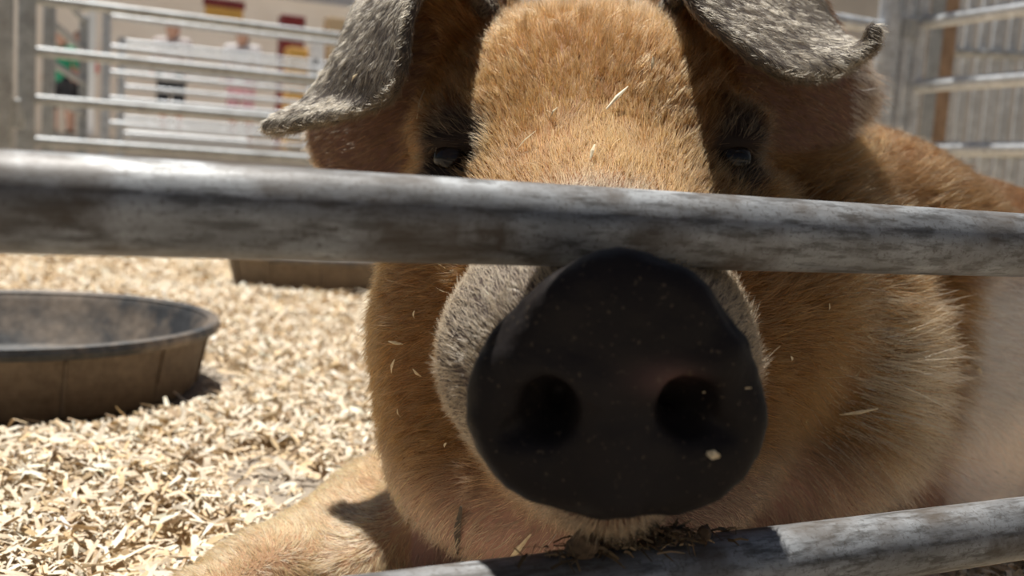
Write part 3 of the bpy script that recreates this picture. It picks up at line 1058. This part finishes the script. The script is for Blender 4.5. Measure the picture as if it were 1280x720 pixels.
FB = np.array([0, 0.4267, 0])
panel('fence_panel', 'dirty galvanised tube fence panel the pig pushes its snout through', FB - PD * 1.15, PD, 3.14, ZR, M['metal'], 0.022, n=40, seg=24)
CORN = FB + PD * 1.99
RP = at(1133, 187, 2.75)
rl = np.linalg.norm((RP - CORN)[:2])
panel('fence_panel', 'bright galvanised side panel of the pen behind the pig, bolted to a double gate post', RP * [1, 1, 0], -PN, rl - 0.045, ZR, M['metal_far'], 0.022, n=24)
# double gate post at the far end of the side panel
gp = RP * [1, 1, 0] - PD * 0.110
g = empty('gate_post', gp, 'pair of upright galvanised tubes joined by a hinge sleeve, behind the grey ear', 'post')
for off, r in ((0.0, 0.030), (0.058, 0.022)):
    mb = MB(); q = gp + PD * off; FOOT.append((q[0], q[1], r + 0.004)); mb.tube([q + ZA * (G0 + 0.001), q + ZA * 1.25], r, 24); mb.build('tube', M['metal_far'], g, gp)
for z in (0.35, 0.745, 1.1):
    mb = MB(); q = gp + PD * 0.058; mb.tube([q + ZA * z, q + ZA * (z + 0.05)], 0.030, 24); mb.box(gp + PD * 0.03 + ZA * (z + 0.025), (PD, PN, ZA), (0.03, 0.006, 0.02), 0.002)
    mb.build('hinge_sleeve', M['metal_grey'], g, gp)
# the fence carries on beyond the gate post
panel('fence_panel', 'galvanised panel running on to the left of the double gate post', gp - PD * 1.0, PD, 0.972, [0.12, 0.30, 0.47, 0.765], M['metal_far'], 0.022, posts=(0.0,), n=20)

# far side of the pen
AL = at(33, 120, 3.66)
panel('fence_panel', 'grey tube panel with square end post across the far side of the pen', AL * [1, 1, 0], PD, 2.9, [0.16, 0.33, 0.483, 0.657, 0.842], M['metal_grey'], 0.030, square=True, n=20, top=1.3)
g0 = at(3, 100, 3.45) * [1, 1, 0]
FOOT.append((g0[0], g0[1], 0.052))
mb = MB(); mb.box(g0 + ZA * 0.74, (PD, PN, ZA), (0.034, 0.034, 0.759), 0.006)
e = empty('gate_post', g0, 'stout square grey steel post beside the far panel', 'post')
mb.build('tube', M['metal_grey'], e, g0)
mb = MB(); mb.box(g0 + PD * 0.05 + ZA * 0.42, (PD, PN, ZA), (0.018, 0.02, 0.05), 0.004); mb.build('latch', M['metal_grey'], e, g0)
b0 = at(62, 27, 4.5) * [1, 1, 0]; b1 = at(105, 55, 5.75) * [1, 1, 0]
panel('fence_panel', 'short dividing panel running back from the far panel', b0, b1 - b0, float(np.linalg.norm(b1 - b0)), [0.36, 0.53, 0.70, 0.88, 1.05], M['metal_grey'], 0.024, n=14, square=True)
c0 = at(133, 60, 6.5) * [1, 1, 0]
panel('fence_panel', 'sunlit galvanised panel of the next pen, five rails', c0, PD, 3.6, [0.50, 0.66, 0.83, 0.995, 1.19], M['metal_far'], 0.028, posts=(0.0, 0.5, 1.0), n=14)
c1 = at(152, 80, 7.7) * [1, 1, 0]
panel('fence_panel', 'sunlit galvanised panel furthest back, in front of the walkway', c1, PD, 4.2, [0.465, 0.587, 0.70, 0.825, 0.98, 1.17], M['metal_far'], 0.028, posts=(0.0, 0.36, 1.0), n=14)

# ------------------------------------------------------------------ rubber feed pans
t = NT('black_rubber_muddy')
v = t.coord()
n1 = t.noise(v, 9, 6, 0.65); n2 = t.noise(v, 70, 4, 0.6)
dm = t.ramp(n1, [(0.40, (0, 0, 0)), (0.62, (1, 1, 1))])
c = t.mix(dm, t.ramp(n2, [(0.3, (0.016, 0.017, 0.019)), (0.7, (0.045, 0.046, 0.048))]), t.ramp(n2, [(0.3, (0.16, 0.12, 0.085)), (0.7, (0.27, 0.21, 0.155))]))
t.l(c, t.b.inputs['Base Color']); t.b.inputs['Roughness'].default_value = 0.62; t.bump(n2, 0.4, 0.002)
M['rubber'] = t.m
t = NT('brown_caked_rubber')
v = t.coord(); n1 = t.noise(v, 14, 5, 0.6); n2 = t.noise(v, 90, 4, 0.6)
t.l(t.mix(0.4, t.ramp(n1, [(0.3, (0.085, 0.060, 0.040)), (0.7, (0.20, 0.150, 0.105))]), t.ramp(n2, [(0.3, (0.07, 0.05, 0.035)), (0.7, (0.22, 0.17, 0.12))])), t.b.inputs['Base Color'])
t.b.inputs['Roughness'].default_value = 0.75; t.bump(n2, 0.4, 0.002)
M['rubber_mud'] = t.m
pans = []
for c, lab in ((PAN_A, 'wide black rubber feed pan caked with mud on the shavings'), (PAN_B, 'brown rubber feed pan further back, half hidden by the fence rail')):
    c = np.array([c[0], c[1], G0])
    e = empty('feed_pan', c, lab, 'feed pan', 'feed pans in the pen')
    h = 0.098
    mb = MB(); mb.lathe([(0.001, 0.003), (0.20, 0.003), (0.226, 0.004), (0.236, 0.014), (0.250, h - 0.016), (0.2505, h - 0.014)], (0, 0, 0), 72)
    V = np.array(mb.V); mb.V = [tuple(q + c) for q in V]
    mb.build('outer_wall', M['rubber_mud'], e, c)
    mb = MB(); mb.lathe([(0.250, h - 0.003), (0.240, h - 0.014), (0.214, 0.022), (0.20, 0.014), (0.12, 0.012), (0.001, 0.012)], c, 72)
    mb.build('bowl', M['rubber'], e, c)
    mb = MB(); mb.lathe([(0.2505, h - 0.016), (0.262, h - 0.014), (0.266, h - 0.007), (0.263, h), (0.256, h + 0.002), (0.249, h - 0.002)], c, 72)
    mb.build('rim', M['rubber'], e, c)
    for k in range(12):
        w_ = 2 * math.pi * (k + 0.3) / 12
        mb = MB(); q = np.array([math.cos(w_), math.sin(w_), 0]); mb.tube([c + q * 0.2365 + ZA * 0.014, c + q * 0.2510 + ZA * (h - 0.018)], 0.0022, 6)
        mb.build('seam', M['rubber_mud'], e, c)

# ------------------------------------------------------------------ behind the pens
M['concrete'] = plain('pale_concrete', (0.62, 0.58, 0.53), 0.85, 0.1, 6)
t = NT('cream_translucent_wall')                      # translucency added so sun from behind brightens the back wall
cc = t.ramp(t.noise(t.coord(), 2), [(0.3, (0.82, 0.76, 0.69)), (0.7, (0.88, 0.83, 0.77))])
t.l(cc, t.b.inputs['Base Color']); t.b.inputs['Roughness'].default_value = 0.9
tr = t.n('ShaderNodeBsdfTranslucent'); t.l(cc, tr.inputs['Color']); mx = t.n('ShaderNodeMixShader'); mx.inputs[0].default_value = 0.5
t.l(t.b.outputs[0], mx.inputs[1]); t.l(tr.outputs[0], mx.inputs[2]); t.l(mx.outputs[0], t.out.inputs['Surface'])
M['cream'] = t.m
M['white'] = plain('white_paint', (0.86, 0.86, 0.86), 0.5, 0.03, 5)
M['beam'] = plain('grey_painted_beam', (0.42, 0.43, 0.46), 0.5, 0.05, 3)
M['wood'] = plain('weathered_wood', (0.30, 0.20, 0.13), 0.8, 0.3, 18)
M['tan'] = plain('tan_board', (0.62, 0.46, 0.28), 0.7, 0.1, 5)
M['yellow'] = plain('ochre_print', (0.72, 0.42, 0.10), 0.6, 0.06, 5)
M['maroon'] = plain('maroon_print', (0.22, 0.03, 0.035), 0.6, 0.1, 5)
M['dark'] = plain('dark_cloth', (0.02, 0.02, 0.024), 0.8, 0.2, 20)
M['grey_wall'] = plain('grey_plaster_wall', (0.46, 0.44, 0.43), 0.85, 0.05, 2)


def slab(name, c, half, mat, label=None, cat=None, kind=None, ax=None, bev=0.0, parent=None, group=None, org=None):
    mb = MB(); mb.box(c, ax if ax is not None else (PD, PN, ZA), half, bev)
    o = mb.build(name, mat, parent, org, smooth=False)
    if label: tag(o, label, cat, group, kind)
    elif kind: o['kind'] = kind
    return o


wk = at(230, 185, 14.0)
slab('walkway', np.array([wk[0] + 2.5 * PD[0], wk[1] + 2.5 * PD[1], 0.24]), (9, 2.2, 0.26), M['concrete'], 'raised pale concrete walkway behind the pens', None, 'structure')
wl = wk + PN * 2.4
slab('wall_back', np.array([wl[0] + 2.5 * PD[0], wl[1] + 2.5 * PD[1], 1.99]), (9, 0.004, 2.01), M['cream'], 'cream wall behind the walkway, translucency added to brighten it', None, 'structure')
def on_back(px, py, gap):
    d = at(px, py, 1.0) - CAM
    return CAM + d * (((wl - PN * gap - CAM) @ PN) / (d @ PN))


bm_ = on_back(330, -30, 0.124)
slab('trim_1', bm_ + PD * 1.5, (7.0, 0.12, 0.30), M['beam'], 'grey painted beam under the barn roof', None, 'structure')
rwall = at(1045, -60, 5.6)
slab('wall_right', np.array([rwall[0], rwall[1], 1.24]), (0.9, 0.08, 1.26), M['grey_wall'], 'plain grey wall beyond the gate post', None, 'structure')


def proj(P):
    q = to_cam(np.asarray(P, float)[None])[0]
    return 640 + F * q[0] / q[2], 360 - F * q[1] / q[2]


# wooden post and tall picket gate at the right
wp = at(1167, 100, 3.35) * [1, 1, 0]
e = empty('wooden_post', wp, 'rough brown wooden post behind the side panel', 'post')
FOOT.append((wp[0] - PD[0] * 0.02, wp[1] - PD[1] * 0.02, 0.08))
mb = MB(); mb.box(wp + ZA * 0.79, (PD, PN, ZA), (0.045, 0.04, 0.809), 0.006); mb.build('post', M['wood'], e, wp)
mb = MB(); mb.box(wp - PN * 0.043 - PD * 0.06 + ZA * 0.8, (PD, PN, ZA), (0.03, 0.004, 0.8), 0.001); mb.build('steel_strap', M['metal_grey'], e, wp)
k0 = at(1186, 100, 3.9) * [1, 1, 0]
dv = nrm(np.array([0.93, -0.10, 0]))
e = empty('picket_gate', k0, 'tall gate of upright galvanised pickets behind the side panel', 'gate')
for i in range(20):
    q = k0 + dv * (0.055 * i); FOOT.append((q[0], q[1], 0.028))
    mb = MB(); mb.box(q + ZA * 0.69, (dv, np.cross(ZA, dv), ZA), (0.016 if i % 3 else 0.021, 0.012, 0.709), 0.003); mb.build('picket', M['metal_far'], e, k0)
for z in (0.18, 0.52, 0.90, 1.25):
    mb = MB(); q = k0 + dv * 0.52 + np.cross(ZA, dv) * -0.026
    mb.tube([q - dv * 0.55 + ZA * z, q + dv * 0.55 + ZA * z], 0.014, 12); mb.build('cross_rail', M['metal_grey'], e, k0)
slab('wall_barn', np.array([k0[0] + 0.9, k0[1] + 1.4, 1.19]), (1.5, 0.08, 1.21), M['concrete'], 'pale wall behind the picket gate', None, 'structure', ax=(dv, np.cross(ZA, dv), ZA))

sh = link('wood_shavings', shavings(NSHAV if 'NSHAV' in globals() else 155000), M['shaving'])
tag(sh, 'pale loose wood shavings spread over the pen floor', 'bedding', kind='stuff')

# stall things on the walkway
def px_board(name, x0, y0, x1, y1, z, mat, label, cat, thick=0.03):
    """a board standing at depth z, facing the pens"""
    c = at((x0 + x1) / 2, (y0 + y1) / 2, z)
    return slab(name, c, ((x1 - x0) / 2 / F * z * 1.03, thick, (y1 - y0) / 2 / F * z), mat, label, cat, bev=0.005)


WZ = float(wk[2]) if False else 0.5
def stand(name, px, z, w_, d_, h_, mat, label, cat, base=0.5, bev=0.01):
    c = at(px, 150, z); c = np.array([c[0], c[1], base + h_ / 2])
    return slab(name, c, (w_ / 2, d_ / 2, h_ / 2), mat, label, cat, bev=bev)


b = on_back(280, 14, 0.019)
e = empty('banner', (b[0], b[1], b[2]), 'ochre and maroon banner hung high on the cream wall', 'banner')
mb = MB(); mb.box(b - ZA * 0.05, (PD, PN, ZA), (0.30, 0.012, 0.11)); mb.build('lower_band', M['yellow'], e, b, False)
mb = MB(); mb.box(b + ZA * 0.12, (PD, PN, ZA), (0.33, 0.014, 0.065)); mb.build('upper_band', M['maroon'], e, b, False)
stand('display_column', 392, 14.5, 0.19, 0.19, 1.75, M['white'], 'slim white column standing on the walkway', 'column')
stand('cardboard_carton', 372, 14.7, 0.40, 0.35, 1.5, M['yellow'], 'tall ochre crate beside the white column', 'crate')
stand('tan_cabinet', 415, 14.9, 0.30, 0.3, 2.0, M['tan'], 'tan cabinet to the right of the white column', 'cabinet')
stand('dark_cabinet', 360, 15.3, 0.35, 0.3, 2.05, M['maroon'], 'dark maroon cabinet behind the ochre crate', 'cabinet')
for px, lab in ((62, 'white upright post on the walkway behind the two small figures'), (113, 'white upright post between the figures and the wide panel')):
    stand('awning_post', px, 14.6 if px > 100 else 14.9, 0.10, 0.10, 2.6, M['white'], lab, 'post')
stand('long_bench', 235, 13.2, 1.5, 0.4, 0.14, M['white'], 'low white bench along the front of the walkway', 'bench')


# ---- people on the walkway, each a body with clothes over it
def person(name, label, px, z, tall, shirt, trousers, hair_c, skin_c, lean=0.0, seated=False, face=0.0, shoes=(0.02, 0.02, 0.02)):
    global GX, GY, GZ, SD
    g = at(px, 150, z); g = np.array([g[0], g[1], 0.5])
    e = empty(name, g, label, 'person', 'people on the walkway')
    s = tall / 1.75
    J = dict(hipl=(-.10, 0, .92), hipr=(.10, 0, .92), kl=(-.11, -.03, .50), kr=(.12, -.02, .50), al=(-.11, .02, .08), ar=(.13, .03, .08),
             pel=(0, 0, .97), chest=(0, 0, 1.28), neck=(0, -.01, 1.46), head=(0, -.02, 1.62), sl=(-.19, 0, 1.40), sr=(.19, 0, 1.40),
             el=(-.26, .02, 1.13), er=(.27, .0, 1.13), wl=(-.24, -.14, .92), wr=(.25, -.16, .93))
    ca, sa = math.cos(face), math.sin(face)
    def jj(k):
        p = np.array(J[k]) * s
        hgt = max(0.0, p[2] - 0.95 * s)
        p = p + np.array([0, -lean * hgt, -0.25 * lean * hgt])
        return np.array([ca * p[0] - sa * p[1], sa * p[0] + ca * p[1], p[2]])
    def make(part, prims, mat, res=0.018):
        global GX, GY, GZ, SD
        GX = np.arange(-.5, .5, res, dtype=np.float32); GY = np.arange(-.7, .5, res, dtype=np.float32); GZ = np.arange(-.06, 1.95, res, dtype=np.float32)
        SD = np.full((len(GX), len(GY), len(GZ)), 1.0, np.float32)
        for a, b_, ra, rb in prims: cone(jj(a), jj(b_), ra * s, rb * s, 0.04)
        V, Q = surface_nets()
        o = link(part, mesh(part, V, Q), mat); o.parent = e
        return o
    make('body', [('hipl', 'kl', .085, .062), ('kl', 'al', .060, .040), ('hipr', 'kr', .085, .062), ('kr', 'ar', .060, .040), ('hipl', 'hipr', .10, .10),
                  ('pel', 'chest', .12, .13), ('sl', 'sr', .075, .075), ('chest', 'neck', .11, .055), ('neck', 'head', .055, .09), ('sl', 'el', .052, .042), ('el', 'wl', .040, .03),
                  ('sr', 'er', .052, .042), ('er', 'wr', .040, .03)], skin_c)
    make('shirt', [('pel', 'chest', .145, .150), ('sl', 'sr', .090, .090), ('sl', 'el', .068, .060), ('sr', 'er', .068, .060)], shirt)
    make('trousers', [('hipl', 'kl', .105, .085), ('hipr', 'kr', .105, .085), ('hipl', 'hipr', .122, .122)], trousers)
    J['hb'] = (0, .01, 1.66); J['ht'] = (0, .03, 1.58)
    make('hair', [('hb', 'ht', .095, .085)], hair_c)
    for a, f in (('al', -.11), ('ar', .13)):
        J['t1'] = (f, .03, .035); J['t2'] = (f, -.13, .035)
        make('shoe', [('t1', 't2', .048, .042), ('t1', a, .045, .045)], plain('shoe_leather', shoes, 0.6))
    return e


SK = plain('skin_tone', (0.55, 0.32, 0.23), 0.6, 0.05)
person('person', 'person in a pale shirt and black shorts on the walkway', 213, 14.0, 1.72, plain('pale_shirt', (0.70, 0.62, 0.60), .8), M['dark'], plain('red_cap', (0.35, 0.10, 0.09), .8), SK)
person('person', 'person in pink clothes with dark hair on the walkway', 300, 14.0, 1.68, plain('white_shirt', (0.80, 0.76, 0.76), .8), plain('pink_cloth', (0.62, 0.33, 0.35), .8), M['dark'], SK, shoes=(.35, .2, .18))
person('person', 'small figure in a green top behind the grey posts', 76, 13.7, 1.45, plain('green_cloth', (0.03, 0.30, 0.16), .8), M['dark'], plain('brown_hair', (0.12, 0.08, 0.06), .8), SK)
person('person', 'small figure in a coral red top behind the grey posts', 98, 15.0, 1.60, plain('coral_cloth', (0.72, 0.24, 0.20), .8), M['dark'], plain('auburn_hair', (0.30, 0.14, 0.10), .8), SK)

# ------------------------------------------------------------------ straw and dirt caught on the pig and the rail
from mathutils.bvhtree import BVHTree
BV = BVHTree.FromPolygons([Vector(p) for p in PV], [tuple(int(i) for i in q) for q in PQ])


def hit(px, py):
    d = nrm(at(px, py, 1.0) - CAM)
    loc, nor, i, dist = BV.ray_cast(Vector(CAM), Vector(d))
    return (np.array(loc), np.array(nor)) if loc is not None else (None, None)


t = NT('dry_straw'); nz = t.noise(t.coord(), 300)
t.l(t.ramp(nz, [(0.3, (0.62, 0.46, 0.26)), (0.7, (0.85, 0.72, 0.50))]), t.b.inputs['Base Color']); t.b.inputs['Roughness'].default_value = 0.6
M['straw'] = t.m
M['straw_dark'] = plain('dark_straw', (0.07, 0.05, 0.035), .7, .3, 200)
SL = [((757, 141), (781, 119), .0013, 0, 'pale straw sliver standing in the coat of the forehead'),
      ((525, 150), (542, 116), .0016, 0, 'bent straw sliver beside the wrinkled eyebrow'),
      ((648, 192), (676, 176), .0010, 0, 'thin straw sliver lying just above the fence rail on the forehead'),
      ((444, 103), (459, 95), .0012, 0, 'short straw sliver on the long drooping ear'),
      ((1045, 517), (1089, 508), .0014, 0, 'long straw sliver caught in the pale jowl bristles'),
      ((997, 541), (1010, 511), .0018, 0, 'broad straw sliver on the cheek beside the black snout'),
      ((1072, 412), (1080, 426), .0013, 0, 'small straw sliver on the jowl under the rail'),
      ((575, 688), (588, 630), .0028, 1, 'dark splinter of bark hanging from the chin'),
      ((634, 700), (672, 655), .0015, 0, 'pale straw stalk hanging from the lip to the lower rail'),
      ((494, 466), (505, 448), .0014, 0, 'straw sliver on the ginger cheek above the throat'),
      ((883, 566), (899, 570), .0020, 0, 'yellow straw crumb under the nostril on the black snout'),
      ((880, 490), (935, 484), .0007, 0, 'fine straw thread across the nostril of the black snout'),
      ((1215, 455), (1219, 465), .0022, 0, 'straw crumb on the white shoulder patch')]
for fx, fy, fa in ((522, 398, 50), (530, 470, 110), (508, 430, 160), (505, 520, 70), (1030, 390, 120), (1110, 560, 30), (1062, 470, 80),
                   (985, 450, 140), (690, 150, 20), (812, 92, 100), (738, 205, 60), (560, 560, 25)):
    w_ = math.radians(fa); SL.append(((fx, fy), (fx + 11 * math.cos(w_), fy - 11 * math.sin(w_)), .0011, 0, 'tiny straw fleck on ' + ('the cheek above the stretched fore leg' if fx < 600 else 'the shaded jowl beside the white shoulder' if fx > 950 else 'the sunlit forehead between the eyes')))
for (a, b, wd, dk, lab) in SL:
    pa, na_ = hit(*a); pb, nb_ = hit(*b)
    if pa is None and pb is None: continue
    if pa is None: pa, na_ = pb + (at(*a, np.dot(pb - CAM, CF)) - pb), nb_
    if pb is None: pb, nb_ = pa + (at(*b, np.dot(pa - CAM, CF)) - pa), na_
    up = 0.0045 if not lab.endswith('snout') else 0.0012
    pa = pa + na_ * up * 0.6; pb = pb + nb_ * up * 1.6
    d = nrm(pb - pa); s_ = nrm(np.cross(d, nrm(na_ + nb_))); n_ = np.cross(s_, d)
    mid = (pa + pb) / 2 + n_ * wd * 0.8
    mb = MB()
    for p, q, f, g in ((pa, mid, 0.35, 1.0), (mid, pb, 1.0, 0.3)):
        V = []
        for pt, k in ((p, f), (q, g)):
            V += [pt - s_ * wd * k, pt + n_ * wd * 0.35 * k, pt + s_ * wd * k, pt - n_ * wd * 0.25 * k]
        mb.add(V, [(0, 1, 5, 4), (1, 2, 6, 5), (2, 3, 7, 6), (3, 0, 4, 7), (0, 3, 2, 1), (4, 5, 6, 7)])
    o = mb.build('straw_sliver', M['straw_dark'] if dk else M['straw'], smooth=False)
    tag(o, lab, 'straw', 'tiny straw flecks on the pig' if lab.startswith('tiny') else 'straw caught on the pig')

# ------------------------------------------------------------------ muck on the lower rail under the chin
def rail_top(px, z=0.1129):
    """point on top of a front rail below image column px"""
    d = at(px, 690, 1.0) - CAM; d[2] = 0
    M2 = np.array([[d[0], -PD[0]], [d[1], -PD[1]]]); sol = np.linalg.solve(M2, FB[:2])
    p = d * sol[0]
    return np.array([p[0], p[1], z + RR])


def lump(c, r, seed):
    import bmesh
    bm = bmesh.new(); bmesh.ops.create_icosphere(bm, subdivisions=3, radius=1.0)
    V = np.array([v.co[:] for v in bm.verts]); Fc = [tuple(v.index for v in f.verts) for f in bm.faces]; bm.free()
    k = 0.75 + 0.5 * vnoise(V + seed, 1.7) + 0.25 * (vnoise(V + seed, 5.0) - 0.5)
    V = V * k[:, None] * np.array(r) + c
    return V, Fc


M['muck'] = plain('dried_muck', (0.11, 0.072, 0.042), 0.95, 0.5, 220)
for px, r, dz, lab in ((722, (0.0075, 0.007, 0.0075), 0.005, 'brown crumb of dried muck on the lower rail under the snout'),
                       (872, (0.0035, 0.004, 0.005), 0.003, 'dark lump of muck on the lower rail where the shade ends')):
    c = rail_top(px) + ZA * dz - PN * 0.004
    V, Fc = lump(c, r, px)
    mb = MB(); mb.add(V, Fc); o = mb.build('muck_lump', M['muck']); tag(o, lab, 'muck')
# damp chewed fibres heaped between chin and rail
V = []; Q = []; T = []
for i in range(420):
    px = rng.normal(790, 48); c = rail_top(px) + PN * rng.normal(0.0, 0.006) + ZA * (0.0005 + 0.010 * rng.random() ** 1.5 * math.exp(-((px - 790) / 60) ** 2))
    d = nrm(rng.normal(0, 1, 3) * [1, 1, 0.35] + PD * 0.5); s_ = nrm(np.cross(d, rng.normal(0, 1, 3)))
    ln = rng.uniform(0.005, 0.016); wd = rng.uniform(0.0003, 0.0009); b = len(V)
    V += [c - d * ln / 2 - s_ * wd, c - d * ln / 2 + s_ * wd, c + ZA * 0.001 - s_ * wd, c + ZA * 0.001 + s_ * wd, c + d * ln / 2 - s_ * wd * .5, c + d * ln / 2 + s_ * wd * .5]
    Q += [(b, b + 1, b + 3, b + 2), (b + 2, b + 3, b + 5, b + 4)]
    tc = np.array([(0.10, 0.07, 0.04), (0.05, 0.036, 0.024), (0.30, 0.21, 0.12), (0.5, 0.38, 0.22)][rng.choice(4, p=[.4, .35, .2, .05])]); T += [tc] * 6
me = mesh('chewed_fibres', np.array(V), np.array(Q), smooth=False)
ca = me.color_attributes.new('tint', 'FLOAT_COLOR', 'POINT')
ca.data.foreach_set('color', np.concatenate([np.array(T), np.ones((len(T), 1))], 1).astype(np.float32).ravel())
o = link('chewed_fibres', me, M['shaving']); tag(o, 'dark chewed straw fibres heaped on the lower rail under the chin', 'straw', kind='stuff')
